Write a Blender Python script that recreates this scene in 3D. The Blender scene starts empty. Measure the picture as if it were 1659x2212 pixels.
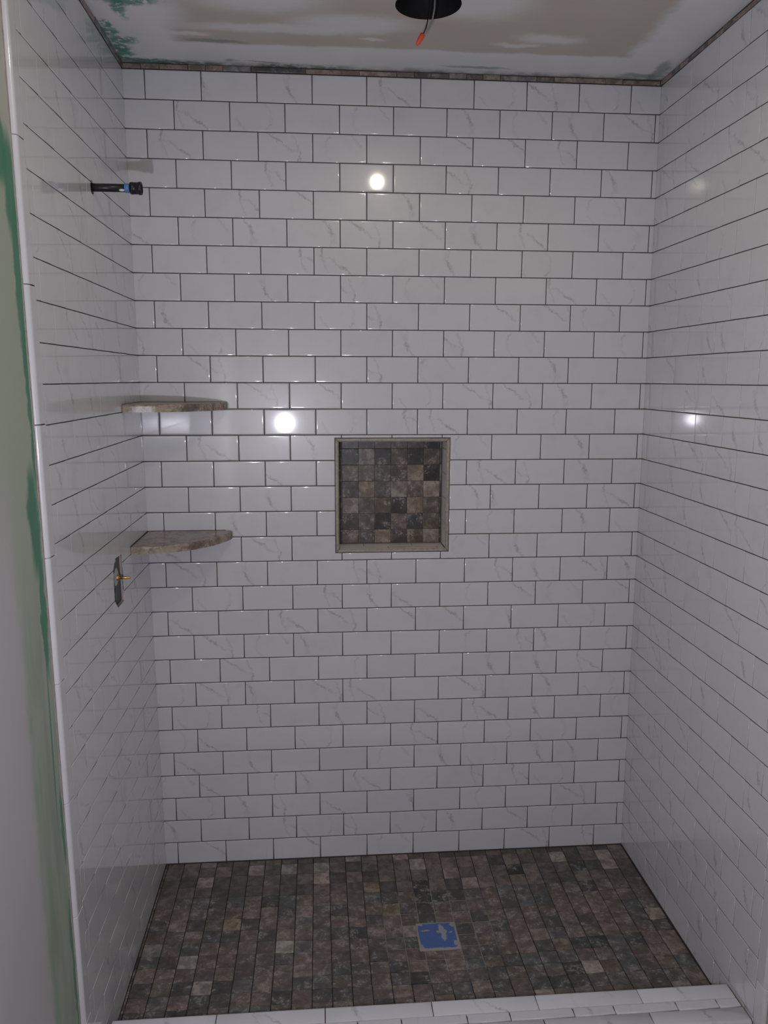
import bpy, bmesh, math, random
from mathutils import Vector, Matrix
# ---------------------------------------------------------------- units
# everything below is laid out in inches: x to the right along the back wall, y negative towards the
# viewer, z measured down from the top edge of the tiling; I() turns that into metres (shower floor = 0)
IN = 0.0254
ZF = 95.63
def I(x, y, z): return Vector((x * IN, y * IN, (z + ZF) * IN))
S = bpy.context.scene
COL = S.collection
# ---------------------------------------------------------------- camera
cam_d = bpy.data.cameras.new('camera'); cam = bpy.data.objects.new('camera', cam_d); COL.objects.link(cam)
rvec = Vector((0.16628, -0.08037, -0.00392)); th = rvec.length
Rm = Matrix.Rotation(th, 3, rvec.normalized()) @ Matrix(((1, 0, 0), (0, 0, -1), (0, 1, 0)))
cam_m = Matrix((Rm[0], -Rm[1], -Rm[2])).transposed().to_4x4()
cam_m.translation = I(21.06, -95.56, -33.51)
cam.matrix_world = cam_m
cam_d.sensor_fit = 'VERTICAL'; cam_d.sensor_height = 36.0; cam_d.sensor_width = 27.0
cam_d.lens = 1710.3 / 2212 * 36
cam_d.shift_x = (829.5 - 826.66) / 2212
cam_d.clip_start = 0.01
S.camera = cam
# ---------------------------------------------------------------- world, lights, exposure
w = bpy.data.worlds.new('world'); S.world = w; w.use_nodes = True
w.node_tree.nodes['Background'].inputs[0].default_value = (0.5, 0.5, 0.55, 1)
w.node_tree.nodes['Background'].inputs[1].default_value = 0.05
def lamp(name, kind, loc, power, col, **kw):
    d = bpy.data.lights.new(name, kind); o = bpy.data.objects.new(name, d); COL.objects.link(o)
    o.location = loc; d.energy = power; d.color = col
    for k, v in kw.items(): setattr(d, k, v)
    return o
COOL_P, WARM_P = 32.0, 6.8
lamp('work_light', 'POINT', I(13.5, -88.8, -43.4), COOL_P, (0.88, 0.87, 1.0), shadow_soft_size=0.015)
lamp('ceiling_lamp', 'SPOT', I(31.9, -52.4, 1.2), WARM_P, (1.0, 0.87, 0.72), shadow_soft_size=0.020, spot_size=math.radians(178), spot_blend=0.35)
S.view_settings.view_transform = 'Standard'; S.view_settings.look = 'None'
S.view_settings.gamma = 1.0; S.view_settings.exposure = 0.0; S.view_settings.use_curve_mapping = False

# ---------------------------------------------------------------- node helpers
class NB:
    def __init__(s, name):
        s.m = bpy.data.materials.new(name); s.m.use_nodes = True; s.t = s.m.node_tree; s.t.nodes.clear()
        s.out = s.t.nodes.new('ShaderNodeOutputMaterial'); s.b = s.t.nodes.new('ShaderNodeBsdfPrincipled')
        s.t.links.new(s.b.outputs[0], s.out.inputs[0])
    def put(s, sock, v):
        if v is None: return
        if isinstance(v, bpy.types.NodeSocket): s.t.links.new(v, sock)
        elif isinstance(v, (tuple, list)) and len(v) == 3 and sock.type == 'RGBA': sock.default_value = (*v, 1)
        else: sock.default_value = v
    def math(s, op, a, b=None, c=None, clamp=False):
        n = s.t.nodes.new('ShaderNodeMath'); n.operation = op; n.use_clamp = clamp
        for i, v in enumerate((a, b, c)): s.put(n.inputs[i], v)
        return n.outputs[0]
    def vm(s, op, a, b=None, out=0, scale=None):
        n = s.t.nodes.new('ShaderNodeVectorMath'); n.operation = op
        s.put(n.inputs[0], a); s.put(n.inputs[1], b)
        if scale is not None: s.put(n.inputs['Scale'], scale)
        return n.outputs[out]
    def obj(s): return s.t.nodes.new('ShaderNodeTexCoord').outputs['Object']
    def sep(s, v):
        n = s.t.nodes.new('ShaderNodeSeparateXYZ'); s.put(n.inputs[0], v); return n.outputs
    def comb(s, x, y, z=0.0):
        n = s.t.nodes.new('ShaderNodeCombineXYZ')
        for i, v in enumerate((x, y, z)): s.put(n.inputs[i], v)
        return n.outputs[0]
    def noise(s, v, scale, detail=3.0, rough=0.5, dist=0.0, col=False, w=None):
        n = s.t.nodes.new('ShaderNodeTexNoise')
        if w is not None: n.noise_dimensions = '4D'; s.put(n.inputs['W'], w)
        s.put(n.inputs['Vector'], v); n.inputs['Scale'].default_value = scale
        n.inputs['Detail'].default_value = detail; n.inputs['Roughness'].default_value = rough; n.inputs['Distortion'].default_value = dist
        return n.outputs[1 if col else 0]
    def ss(s, v, a, b, lo=0.0, hi=1.0):
        n = s.t.nodes.new('ShaderNodeMapRange'); n.interpolation_type = 'SMOOTHSTEP'
        s.put(n.inputs[0], v); n.inputs[1].default_value = a; n.inputs[2].default_value = b; s.put(n.inputs[3], lo); s.put(n.inputs[4], hi)
        return n.outputs[0]
    def mix(s, f, a, b, mode='MIX'):
        n = s.t.nodes.new('ShaderNodeMix'); n.data_type = 'RGBA'; n.blend_type = mode
        s.put(n.inputs[0], f); s.put(n.inputs[6], a); s.put(n.inputs[7], b); return n.outputs[2]
    def info(s): return s.t.nodes.new('ShaderNodeObjectInfo').outputs
    def bump(s, h, strength=0.3, dist=0.001):
        n = s.t.nodes.new('ShaderNodeBump'); s.put(n.inputs['Height'], h); n.inputs['Strength'].default_value = strength
        n.inputs['Distance'].default_value = dist; s.t.links.new(n.outputs[0], s.b.inputs['Normal'])
    def fin(s, col=None, rough=0.5, metal=0.0, ior=1.5, spec=None):
        s.put(s.b.inputs['Base Color'], col); s.put(s.b.inputs['Roughness'], rough)
        s.put(s.b.inputs['Metallic'], metal); s.b.inputs['IOR'].default_value = ior
        if spec is not None: s.b.inputs['Specular IOR Level'].default_value = spec
        return s.m
    # noisy ellipse / box masks, q = (a, b) sockets in inches
    def ell(s, a, b, ca, cb, ra, rb, soft=0.25):
        x = s.math('DIVIDE', s.math('SUBTRACT', a, ca), ra); y = s.math('DIVIDE', s.math('SUBTRACT', b, cb), rb)
        d = s.math('SQRT', s.math('ADD', s.math('MULTIPLY', x, x), s.math('MULTIPLY', y, y)))
        return s.ss(d, 1 + soft, 1 - soft)
    def seg(s, x, y, x1, y1, x2, y2, wid):
        dx, dy = x2 - x1, y2 - y1; L = dx * dx + dy * dy
        px = s.math('SUBTRACT', x, x1); py = s.math('SUBTRACT', y, y1)
        t = s.math('DIVIDE', s.math('ADD', s.math('MULTIPLY', px, dx), s.math('MULTIPLY', py, dy)), L, clamp=True)
        ex = s.math('SUBTRACT', px, s.math('MULTIPLY', t, dx)); ey = s.math('SUBTRACT', py, s.math('MULTIPLY', t, dy))
        d = s.math('SQRT', s.math('ADD', s.math('MULTIPLY', ex, ex), s.math('MULTIPLY', ey, ey)))
        return s.ss(d, wid * 1.7, 0.0)
def simple(name, col, rough=0.5, metal=0.0, var=0.0, sc=60.0):
    n = NB(name)
    if var:
        f = n.noise(n.obj(), sc, 4)
        c = n.mix(f, tuple(c * (1 - var) for c in col), tuple(min(1, c * (1 + var)) for c in col))
    else: c = col
    return n.fin(c, rough, metal)

# glazed white tile printed with grey veins.  object colour: r = print (0 plain, .25 A, .5 B, .75 C),
# g = print turned by 180 degrees, b = sideways shift of the print, a = small tone difference
def make_white():
    n = NB('white_glazed_tile'); inf = n.info(); p = n.obj()
    cs = n.sep(inf['Color'])
    wob = n.noise(n.vm('ADD', p, n.vm('SCALE', inf['Location'], None, 0, 0.37)), 75, 3, 0.6, col=True)
    wob2 = n.noise(p, 300, 2, 0.6, col=True)
    ws = n.sep(wob); w2 = n.sep(wob2)
    xyz = n.sep(p)
    sgn = n.math('SUBTRACT', 1.0, n.math('MULTIPLY', cs[1], 2.0))
    x = n.math('MULTIPLY', n.math('DIVIDE', xyz[0], IN), sgn); y = n.math('MULTIPLY', n.math('DIVIDE', xyz[1], IN), sgn)
    sh = n.math('MULTIPLY', n.math('MULTIPLY', n.math('SUBTRACT', cs[2], 0.5), 6.0), sgn)
    x = n.math('SUBTRACT', x, sh)
    x = n.math('ADD', x, n.math('MULTIPLY', n.math('SUBTRACT', ws[0], 0.5), 0.9)); y = n.math('ADD', y, n.math('MULTIPLY', n.math('SUBTRACT', ws[1], 0.5), 0.9))
    x = n.math('ADD', x, n.math('MULTIPLY', n.math('SUBTRACT', w2[0], 0.5), 0.13)); y = n.math('ADD', y, n.math('MULTIPLY', n.math('SUBTRACT', w2[1], 0.5), 0.13))
    def is_(v): return n.math('COMPARE', cs[0], v, 0.1)
    def mx(l):
        r = l[0]
        for a in l[1:]: r = n.math('MAXIMUM', r, a)
        return r
    def sg(k, *a): return n.math('MULTIPLY', n.seg(x, y, *a), k)
    A = mx([sg(.95, -1.45, 1.7, -1.6, .55, .13), sg(.4, -1.6, .55, -0.9, -1.2, .13), sg(.3, -1.3, .4, -.2, .3, .08), sg(.5, -.6, .35, .5, -.55, .13), sg(1., .4, -.5, 1.3, -.95, .13), sg(.75, 1.3, -.95, 2.0, -1.6, .11)])
    B = mx([sg(.35, .45, 1.5, .3, .2, .12), sg(1., .3, .1, .65, -.7, .2), sg(.6, .65, -.7, 1.35, -1.5, .13), sg(.3, .1, .9, .3, .1, .3)])
    C = mx([sg(.35, -2.4, -.2, -1.4, -1.4, .13), sg(.65, 1.5, -.7, 1.05, -1.25, .1), sg(.22, 1.5, -.7, 1.55, .6, .15), sg(.2, 1.55, .6, .9, 1.4, .15)])
    brk = n.ss(n.noise(p, 160, 2, 0.6), 0.3, 0.62, 0.35, 1.0)
    v = n.math('ADD', n.math('ADD', n.math('MULTIPLY', A, is_(.25)), n.math('MULTIPLY', B, is_(.5))), n.math('MULTIPLY', C, is_(.75)))
    halo = n.ss(n.noise(n.vm('ADD', p, n.vm('SCALE', inf['Location'], None, 0, 1.7)), 22, 2, 0.5), 0.48, 0.8, 0.0, 0.16)
    v = n.math('MULTIPLY', v, brk)
    tone = n.math('ADD', 0.93, n.math('MULTIPLY', inf['Random'], 0.05))
    base = n.mix(halo, (0.72, 0.72, 0.74), (0.49, 0.51, 0.53))
    base = n.mix(n.math('MULTIPLY', v, 0.72, clamp=True), base, (0.34, 0.34, 0.345))
    base = n.vm('SCALE', base, None, 0, tone)
    n.b.inputs['Coat Weight'].default_value = 1.0; n.b.inputs['Coat Roughness'].default_value = 0.06; n.b.inputs['Coat IOR'].default_value = 1.5
    return n.fin(base, 0.30, 0, 1.45)
WHITE = make_white()
# emperador marble; object colour is the tone of the piece
def make_stone():
    n = NB('brown_marble_mosaic'); inf = n.info(); p = n.obj()
    q = n.vm('ADD', p, n.vm('SCALE', inf['Location'], None, 0, 7.3))
    big = n.noise(q, 34, 5, 0.66, 0.35); fine = n.noise(q, 130, 5, 0.7, 0.3); f3 = n.noise(q, 46, 4, 0.65, 0.5); f4 = n.noise(q, 22, 3, 0.6, 0.3)
    c = n.mix(n.ss(big, 0.38, 0.64), n.vm('SCALE', inf['Color'], None, 0, 0.68), n.vm('SCALE', inf['Color'], None, 0, 1.38))
    c = n.mix(n.ss(f4, 0.52, 0.66, 0.0, 0.4), c, (0.11, 0.105, 0.10))
    c = n.mix(n.ss(f3, 0.58, 0.68, 0.0, 0.6), c, n.vm('SCALE', inf['Color'], None, 0, 0.34))
    c = n.mix(n.ss(n.math('MULTIPLY', fine, n.ss(big, .4, .6)), 0.46, 0.56, 0.0, 0.7), c, (0.34, 0.31, 0.28))
    c = n.mix(n.ss(fine, 0.38, 0.29, 0.0, 0.6), c, (0.035, 0.03, 0.03))
    n.bump(fine, 0.25, 0.0006)
    return n.fin(c, 0.34, 0, 1.5)
STONE = make_stone()
def make_granite():
    n = NB('tan_granite'); p = n.obj()
    a = n.noise(p, 40, 5, 0.7, 0.5); b = n.noise(p, 120, 4, 0.7); d = n.noise(p, 24, 4, 0.65, 0.8)
    c = n.mix(n.ss(a, 0.35, 0.65), (0.19, 0.145, 0.115), (0.42, 0.35, 0.265))
    c = n.mix(n.ss(d, 0.54, 0.64, 0, 0.8), c, (0.13, 0.095, 0.085)); c = n.mix(n.ss(b, 0.60, 0.70, 0, 0.8), c, (0.50, 0.46, 0.40))
    c = n.mix(n.ss(b, 0.36, 0.28, 0, 0.8), c, (0.07, 0.045, 0.04))
    return n.fin(c, 0.3)
GRANITE = make_granite()
MORTAR = simple('dark_thinset', (0.075, 0.062, 0.06), 0.9, 0, 0.35, 90)
def make_bed():
    n = NB('floor_mortar'); p = n.vm('SCALE', n.obj(), None, 0, 1 / IN); xyz = n.sep(p)
    nz = n.noise(p, 0.35, 3)
    m = n.ell(xyz[0], n.math('ADD', xyz[1], n.math('MULTIPLY', n.math('SUBTRACT', nz, .5), 5)), 34.3, -14.0, 7.5, 8.0, 0.25)
    m2 = n.math('MULTIPLY', n.ss(n.noise(p, 0.2, 3), .62, .68), .7)
    c = n.mix(n.math('MULTIPLY', m, .9), (0.045, 0.036, 0.034), (0.44, 0.40, 0.36))
    return n.fin(c, 0.9)
BED = make_bed()
def make_ceiling():
    n = NB('ceiling_joint_compound'); p = n.vm('SCALE', n.obj(), None, 0, 1 / IN); xyz = n.sep(p)
    nz = n.sep(n.noise(p, 0.28, 4, 0.6, col=True)); n2 = n.sep(n.noise(p, 1.1, 3, 0.6, col=True))
    a = n.math('ADD', xyz[0], n.math('ADD', n.math('MULTIPLY', n.math('SUBTRACT', nz[0], .5), 2.6), n.math('MULTIPLY', n.math('SUBTRACT', n2[0], .5), .8)))
    b = n.math('ADD', xyz[1], n.math('ADD', n.math('MULTIPLY', n.math('SUBTRACT', nz[1], .5), 1.8), n.math('MULTIPLY', n.math('SUBTRACT', n2[1], .5), .6)))
    edge = n.math('ADD', xyz[1], n.math('MULTIPLY', n.math('SUBTRACT', nz[2], .5), 1.2))
    tan = n.math('MULTIPLY', n.math('MULTIPLY', n.ss(a, 5.8, 8.0), n.ss(a, 55.4, 53.6)), n.ss(edge, -5.6, -6.3))
    mud = (0.80, 0.785, 0.80)
    c = n.mix(n.ss(n.noise(p, 0.13, 3), .35, .7), mud, (0.70, 0.72, 0.70))
    c = n.mix(tan, c, n.mix(n.noise(p, 0.2, 3), (0.52, 0.465, 0.41), (0.60, 0.545, 0.49)))
    def lay(c, m, col, k=1.0): return n.mix(n.math('MULTIPLY', m, k), c, col)
    for e in ((8.4, -7.9, 2.2, .6), (17.0, -9.8, 8.5, 1.0), (24.7, -11.6, 5.5, 1.9), (44.9, -9.8, 3.2, 1.1), (42.0, -8.0, 2.4, .5), (36, -17, 5, 3.5), (4.5, -12.5, 4.2, 3.6), (16, -16, 6, 2.5), (27, -8, 1.2, .35)):
        c = lay(c, n.ell(a, b, *e, 0.5), mud, 0.75)
    for e in ((0.7, -2.2, 1.0, 2.0), (1.6, -5.9, 1.6, .9), (0.5, -7.8, .7, 1.2), (2.9, -13.3, .7, 2.2), (4.2, -14.6, 2.6, .8), (0.6, -9.6, .5, .8), (3.0, -.7, 2.6, .6), (0.9, -4.0, 1.0, 1.3)):
        c = lay(c, n.math('MULTIPLY', n.ell(a, b, *e, 0.45), n.ss(n2[2], .36, .52)), (0.06, 0.26, 0.18), 0.85)
    thin = n.math('MULTIPLY', n.ss(xyz[1], -1.5, -.35), n.math('MULTIPLY', n.ss(n2[0], .34, .6), n.ss(n.noise(p, 0.16, 2), .36, .56)))
    c = lay(c, n.math('MULTIPLY', thin, n.ss(xyz[0], 34, 16, 0.3, 1.0)), (0.06, 0.19, 0.14), 0.9)
    for e in ((39, -1.9, 3.4, .35), (58, -1.2, 2.4, .6), (12.3, -1.5, .5, .3), (15.5, -1.4, 1.8, .2), (59.6, -3, .8, 2.5), (11, -6.3, 3.0, .4)):
        c = lay(c, n.ell(a, b, *e, 0.4), (0.16, 0.26, 0.23), 0.6)
    edge_tone = n.math('MULTIPLY', n.ss(xyz[1], -1.6, -.1), n.ss(n.noise(p, 0.5, 3), .35, .65))  # patchy darker olive-grey tone, stronger towards the back wall
    c = lay(c, edge_tone, (0.2, 0.195, 0.17), 0.55)
    n.bump(n.noise(p, 1.3, 4), 0.2, 0.002)
    return n.fin(c, 0.8)
CEIL = make_ceiling()
def make_drywall():
    n = NB('green_drywall_with_mud'); p = n.vm('SCALE', n.obj(), None, 0, 1 / IN); xyz = n.sep(p)
    yw = n.math('SUBTRACT', xyz[1], 1.02)
    z = n.math('SUBTRACT', xyz[2], ZF)
    nz = n.sep(n.noise(p, 0.16, 4, 0.6, col=True)); n2 = n.sep(n.noise(p, 0.7, 3, 0.6, col=True))
    y = n.math('ADD', yw, n.math('ADD', n.math('MULTIPLY', n.math('SUBTRACT', nz[1], .5), 2.0), n.math('MULTIPLY', n.math('SUBTRACT', n2[1], .5), .8)))
    zz = n.math('ADD', z, n.math('MULTIPLY', n.math('SUBTRACT', nz[2], .5), 4.0))
    pale = (0.50, 0.52, 0.44); mud = (0.52, 0.50, 0.505); grn = (0.30, 0.38, 0.29)
    c = n.mix(n.ss(n.noise(n.comb(n.math('MULTIPLY', yw, .9), n.math('MULTIPLY', z, .12)), 0.8, 3), .3, .7), grn, (0.40, 0.46, 0.37))
    c = n.mix(n.math('MULTIPLY', n.ss(zz, -60, -40), n.ss(zz, -16, -24)), c, (0.42, 0.47, 0.38))
    c = n.mix(n.math('MULTIPLY', n.ss(y, -40.4, -42.2), n.ss(zz, -38, -47)), c, mud)
    c = n.mix(n.ss(zz, -20.5, -15), c, pale)
    def lay(c, m, k=.9, col=(0.045, 0.235, 0.135)): return n.mix(n.math('MULTIPLY', m, k), c, col)
    for e in ((-36.8, -20.5, 1.15, 3.6), (-36.4, -27, .75, 6), (-36.2, -35.5, .55, 6), (-37.2, -44, 1.0, 4.0), (-36.5, -51, .55, 5.0), (-38.5, -18, 1.3, 2.4)):
        c = lay(c, n.ell(y, z, *e, 0.28))
    c = lay(c, n.ell(n.math('ADD', yw, n.math('MULTIPLY', z, -0.02)), z, -35.9, -61, .16, 7, .5), .7)
    for e in ((-36.2, -69, .45, 3.0), (-35.9, -85, .5, 10)):
        c = lay(c, n.ell(y, z, *e, 0.28), .8)
    n.bump(n.noise(p, 0.9, 3), 0.15, 0.002)
    return n.fin(c, 0.55)
DRY = make_drywall()
PAINT = simple('off_white_wall_paint', (0.40, 0.38, 0.36), 0.7, 0, 0.05, 4)
WOOD = simple('raw_plywood', (0.20, 0.12, 0.08), 0.8, 0, 0.3, 40)
SUBF = simple('subfloor', (0.20, 0.17, 0.145), 0.8, 0, 0.2, 10)
BACKER = simple('backer_board_edge', (0.42, 0.37, 0.345), 0.9, 0, 0.5, 60)
TRIMST = simple('travertine_trim', (0.36, 0.32, 0.265), 0.4, 0, 0.45, 110)
NICHEW = simple('niche_side_tile', (0.78, 0.74, 0.70), 0.3, 0, 0.12, 50)
DARK = simple('dark_cavity', (0.02, 0.018, 0.018), 0.8)
BLACK = simple('black_pipe_plastic', (0.012, 0.012, 0.013), 0.35)
BLUE = simple('blue_band', (0.10, 0.25, 0.55), 0.5)
WHITEP = simple('white_plastic', (0.7, 0.7, 0.68), 0.5)
BRASS = simple('brass', (0.62, 0.38, 0.14), 0.3, 1.0)
CHROME = simple('dull_metal', (0.42, 0.42, 0.40), 0.35, 0.2, 0.4, 90)
GREYM = simple('grey_guard_plastic', (0.06, 0.06, 0.06), 0.5)
ORANGE = simple('orange_connector', (0.85, 0.10, 0.045), 0.4)
CANM = simple('can_housing_metal', (0.045, 0.042, 0.045), 0.45, 0.6, 0.4, 30)
def make_tape():
    n = NB('blue_painters_tape'); p = n.vm('SCALE', n.obj(), None, 0, 1 / IN); xyz = n.sep(p)
    nz = n.sep(n.noise(p, 3.0, 3, 0.6, col=True))
    x = n.math('ADD', xyz[0], n.math('MULTIPLY', n.math('SUBTRACT', nz[0], .5), .5)); y = n.math('ADD', xyz[1], n.math('MULTIPLY', n.math('SUBTRACT', nz[1], .5), .5))
    c = n.mix(n.noise(p, 1.5, 4, 0.7), (0.055, 0.105, 0.31), (0.11, 0.19, 0.45))
    m = None
    for e in ((.55, 1.1, .32, .8), (.75, .1, .28, .9), (.3, .75, .4, .2), (.95, .7, .2, .4), (-1.35, 1.0, .55, .12), (1.95, -1.2, .25, .4), (-.2, -2.05, 2.3, .16), (-2.1, -1.7, .3, .5), (2.05, 1.8, .35, .4), (-1.9, 2.0, .4, .16), (1.6, .6, .2, .15)):
        k = n.ell(x, y, *e, .2); m = k if m is None else n.math('MAXIMUM', m, k)
    c = n.mix(n.math('MULTIPLY', m, .85), c, (0.38, 0.38, 0.36))
    return n.fin(c, 0.6)
TAPE = make_tape()

# ---------------------------------------------------------------- mesh helpers
def link(name, me, mat=None, parent=None, mw=None, kind=None, color=None):
    o = bpy.data.objects.new(name, me); COL.objects.link(o)
    if mat is not None and not me.materials: me.materials.append(mat)
    if parent is not None: o.parent = parent; o.matrix_parent_inverse = parent.matrix_basis.inverted()
    if mw is not None: o.matrix_basis = mw
    if kind: o['kind'] = kind
    if color is not None: o.color = color
    return o
def thing(name, label, cat, loc=(0, 0, 0), group=None):
    o = bpy.data.objects.new(name, None); COL.objects.link(o); o.location = loc
    o['label'] = label; o['category'] = cat; o.empty_display_size = 0.05
    if group: o['group'] = group
    return o
def mesh(name, vs, fs, smooth=False):
    me = bpy.data.meshes.new(name); me.from_pydata([tuple(v) for v in vs], [], fs); me.validate(); me.update()
    if smooth: me.polygons.foreach_set('use_smooth', [True] * len(me.polygons))
    return me
def box_data(x0, x1, y0, y1, z0, z1, vs=None, fs=None):
    vs = [] if vs is None else vs; fs = [] if fs is None else fs; b = len(vs)
    for z in (z0, z1):
        for y in (y0, y1):
            for x in (x0, x1): vs.append(I(x, y, z))
    for f in ((0, 2, 3, 1), (4, 5, 7, 6), (0, 1, 5, 4), (2, 6, 7, 3), (0, 4, 6, 2), (1, 3, 7, 5)): fs.append([b + i for i in f])
    return vs, fs
def boxes(name, L):
    vs, fs = [], []
    for b in L: box_data(*b, vs, fs)
    return mesh(name, vs, fs)
def inset(poly, d):
    n = len(poly); out = []
    for i in range(n):
        p0, p1, p2 = Vector(poly[i - 1]), Vector(poly[i]), Vector(poly[(i + 1) % n])
        e1 = (p1 - p0).normalized(); e2 = (p2 - p1).normalized()
        n1 = Vector((-e1.y, e1.x)); n2 = Vector((-e2.y, e2.x))
        k = 1 + n1.dot(n2); out.append(p1 + (n1 + n2) * (d / max(k, 0.2)))
    return out
def pillow_data(poly, depth=0.14, prof=((0, -.045), (.03, -.017), (.09, -.003), (.14, 0), (.17, 0)), vs=None, fs=None, T=None):
    # polygon (inches, counter-clockwise) -> slab with rounded upper edges; T maps local inches to space
    vs = [] if vs is None else vs; fs = [] if fs is None else fs
    T = T or (lambda x, y, z: Vector((x * IN, y * IN, z * IN)))
    n = len(poly); b = len(vs)
    rings = [(0, -depth)] + list(prof)
    for d, h in rings:
        for q in (inset(poly, d) if d else poly): vs.append(T(q[0], q[1], h))
    for r in range(len(rings) - 1):
        for i in range(n):
            j = (i + 1) % n; fs.append([b + r * n + i, b + r * n + j, b + (r + 1) * n + j, b + (r + 1) * n + i])
    fs.append([b + (len(rings) - 1) * n + i for i in range(n)]); fs.append([b + i for i in range(n)][::-1])
    return vs, fs
_cache = {}
def pillow(poly, depth=0.14, prof=((0, -.045), (.03, -.017), (.09, -.003), (.14, 0), (.17, 0)), name='tile', mat=None):
    key = (tuple((round(a, 2), round(b, 2)) for a, b in poly), depth, prof, mat.name if mat else '')
    if key not in _cache:
        w_ = min(max(p[0] for p in poly) - min(p[0] for p in poly), max(p[1] for p in poly) - min(p[1] for p in poly))
        if len(poly) > 4: prof = tuple((d * .45, h) for d, h in prof)
        if w_ < .5: prof = tuple((d * w_ / .5, h) for d, h in prof)
        me = mesh(name, *pillow_data(poly, depth, prof), smooth=True)
        if mat: me.materials.append(mat)
        _cache[key] = me
    return _cache[key]
def rect(x0, x1, y0, y1): return [(x0, y0), (x1, y0), (x1, y1), (x0, y1)]
def boolean(o, cutters):
    for c in cutters:
        m = o.modifiers.new('cut', 'BOOLEAN'); m.object = c; m.operation = 'DIFFERENCE'; m.solver = 'EXACT'
    bpy.context.view_layer.update()
    dg = bpy.context.evaluated_depsgraph_get(); me = bpy.data.meshes.new_from_object(o.evaluated_get(dg))
    o.modifiers.clear(); old = o.data; o.data = me; me.name = old.name; me.polygons.foreach_set('use_smooth', [False] * len(me.polygons))
def revolve(name, prof, mat, M, seg=24, parent=None, caps=True, smooth=True):
    # prof: (radius, height) in inches along local z
    vs, fs = [], []
    for r, h in prof:
        for k in range(seg):
            a = 2 * math.pi * k / seg; vs.append(Vector((r * math.cos(a) * IN, r * math.sin(a) * IN, h * IN)))
    for i in range(len(prof) - 1):
        for k in range(seg):
            j = (k + 1) % seg; fs.append([i * seg + k, i * seg + j, (i + 1) * seg + j, (i + 1) * seg + k])
    if caps: fs.append(list(range(seg))[::-1]); fs.append([(len(prof) - 1) * seg + k for k in range(seg)])
    me = mesh(name, vs, fs, smooth)
    return link(name, me, mat, parent, M)
def tube_mesh(name, pts, r, seg=10):
    vs, fs = [], []; P = [I(*p) for p in pts]
    for i, p in enumerate(P):
        t = (P[min(i + 1, len(P) - 1)] - P[max(i - 1, 0)]).normalized(); a = t.orthogonal().normalized(); b = t.cross(a)
        if i and a.dot(pa) < 0.99:
            a = (pa - t * pa.dot(t)).normalized(); b = t.cross(a)
        pa = a
        for k in range(seg):
            g = 2 * math.pi * k / seg; vs.append(p + (a * math.cos(g) + b * math.sin(g)) * r * IN)
    for i in range(len(P) - 1):
        for k in range(seg):
            j = (k + 1) % seg; fs.append([i * seg + k, i * seg + j, (i + 1) * seg + j, (i + 1) * seg + k])
    fs.append(list(range(seg))[::-1]); fs.append([(len(P) - 1) * seg + k for k in range(seg)])
    return mesh(name, vs, fs, True)
def frame(o, U, V):
    U = Vector(U).normalized(); V = Vector(V).normalized(); N = U.cross(V).normalized(); V = N.cross(U)
    M = Matrix((U, V, N)).transposed().to_4x4(); M.translation = I(*o); return M
rnd = random.Random(7)
# ---------------------------------------------------------------- wall shapes from the survey
PZ = 3.0877; PX = 6.125; GAP = 0.095; ROWS = 31; ZB = -95.55
LL, RL, LT, RT, WX = -0.00834, -0.00411, 0.00128, -0.00654, 61.0
def xl(z): return LL * z
def xr(z): return WX + RL * z
CEILZ = 0.65
NX0, NX1, NZ0, NZ1 = 23.02, 37.0, -40.56, -54.62          # niche frame, outer edges
PRINT = {'.': 0.0, 'A': .25, 'B': .5, 'C': .75}
def tone(code):
    # 'A', 'a-3', ...: capital = as printed, small = turned by 180 degrees, number = shift in tenths of the tile
    k = code[0]; sh = int(code[1:]) if len(code) > 1 else 0
    return (PRINT[k.upper()], 1.0 if k.islower() else 0.0, 0.5 + sh / 10.0, 1.0)
# ---------------------------------------------------------------- back wall
wall_back = link('wall_back', boxes('wall_back', [(-1.2, NX0 + .3, .07, .8, -97.5, CEILZ), (NX1 - .3, 62.6, .07, .8, -97.5, CEILZ),
    (NX0 + .3, NX1 - .3, .07, .8, -97.5, NZ1 + .3), (NX0 + .3, NX1 - .3, .07, .8, NZ0 - .3, CEILZ)]), MORTAR, kind='structure')
VEINS = '''. . b-4 B . A . C a-2 C C|. A-2 C . c b-5 b c B-2 a+2 .|B A . a c . a+5 a+5 A+4 . .|. . A+4 . . . a-3 . . b-2 .|. . A+4 a+5 . b+4 . . . c .|A-4 c b-1 b+4 a a+3 B A+2 . C .
. . . A+5 A-1 b-5 B . C-2 B+5 .|c . B . a-5 c . . A-2 C .|. B-4 . . C a-5 . a+3 a+3 c .|a-5 C . . b-5 B-3 a-4 c . c+3 .|. a+4 a-5 . . a-5 c-2 b-5 b+3 . .|c . a a+4 . C a+2 a b . .
. . . . C A+5 A . c+5 . .|. A . b . . c . b+4 . .|. . . A-5 b+3 . . A a-5 b .|. . B . . . b+3 b-4 . A+1 .|. . B-2 . . . . c+2 b-5 b C|A . a . . . c B . . .
A a B . A+5 a-5 . A+4 B-1 a+2 b|. C . A+4 B A-4 c+3 a+3 c a+5 .|. A-3 . A a a+5 a+4 B+4 . C .|. a c b-2 . . c+3 A+4 b-2 c+3 .|. . a-1 . c+5 . . B B A+2 .|C a-1 b-3 a+2 A-1 . a+2 . b-1 C .
C C A+5 B+5 B-2 a-4 A-3 A B . c|C A-4 . C . A+2 c+3 C-2 C . .|B A-3 B . . c B C B+1 b .|c A-4 c+3 b-2 A B+5 A+5 A+4 C . .|. C b a-5 A-3 B+4 . c+1 . a .|b . A+5 C a-5 C b-1 a+3 c+3 . .
. a+4 . a+5 . c . . a+2 A+5 .'''
VEINS = [r.split() for r in VEINS.replace('\n', '|').split('|')]
cuts = []        # small slivers: joined
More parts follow.
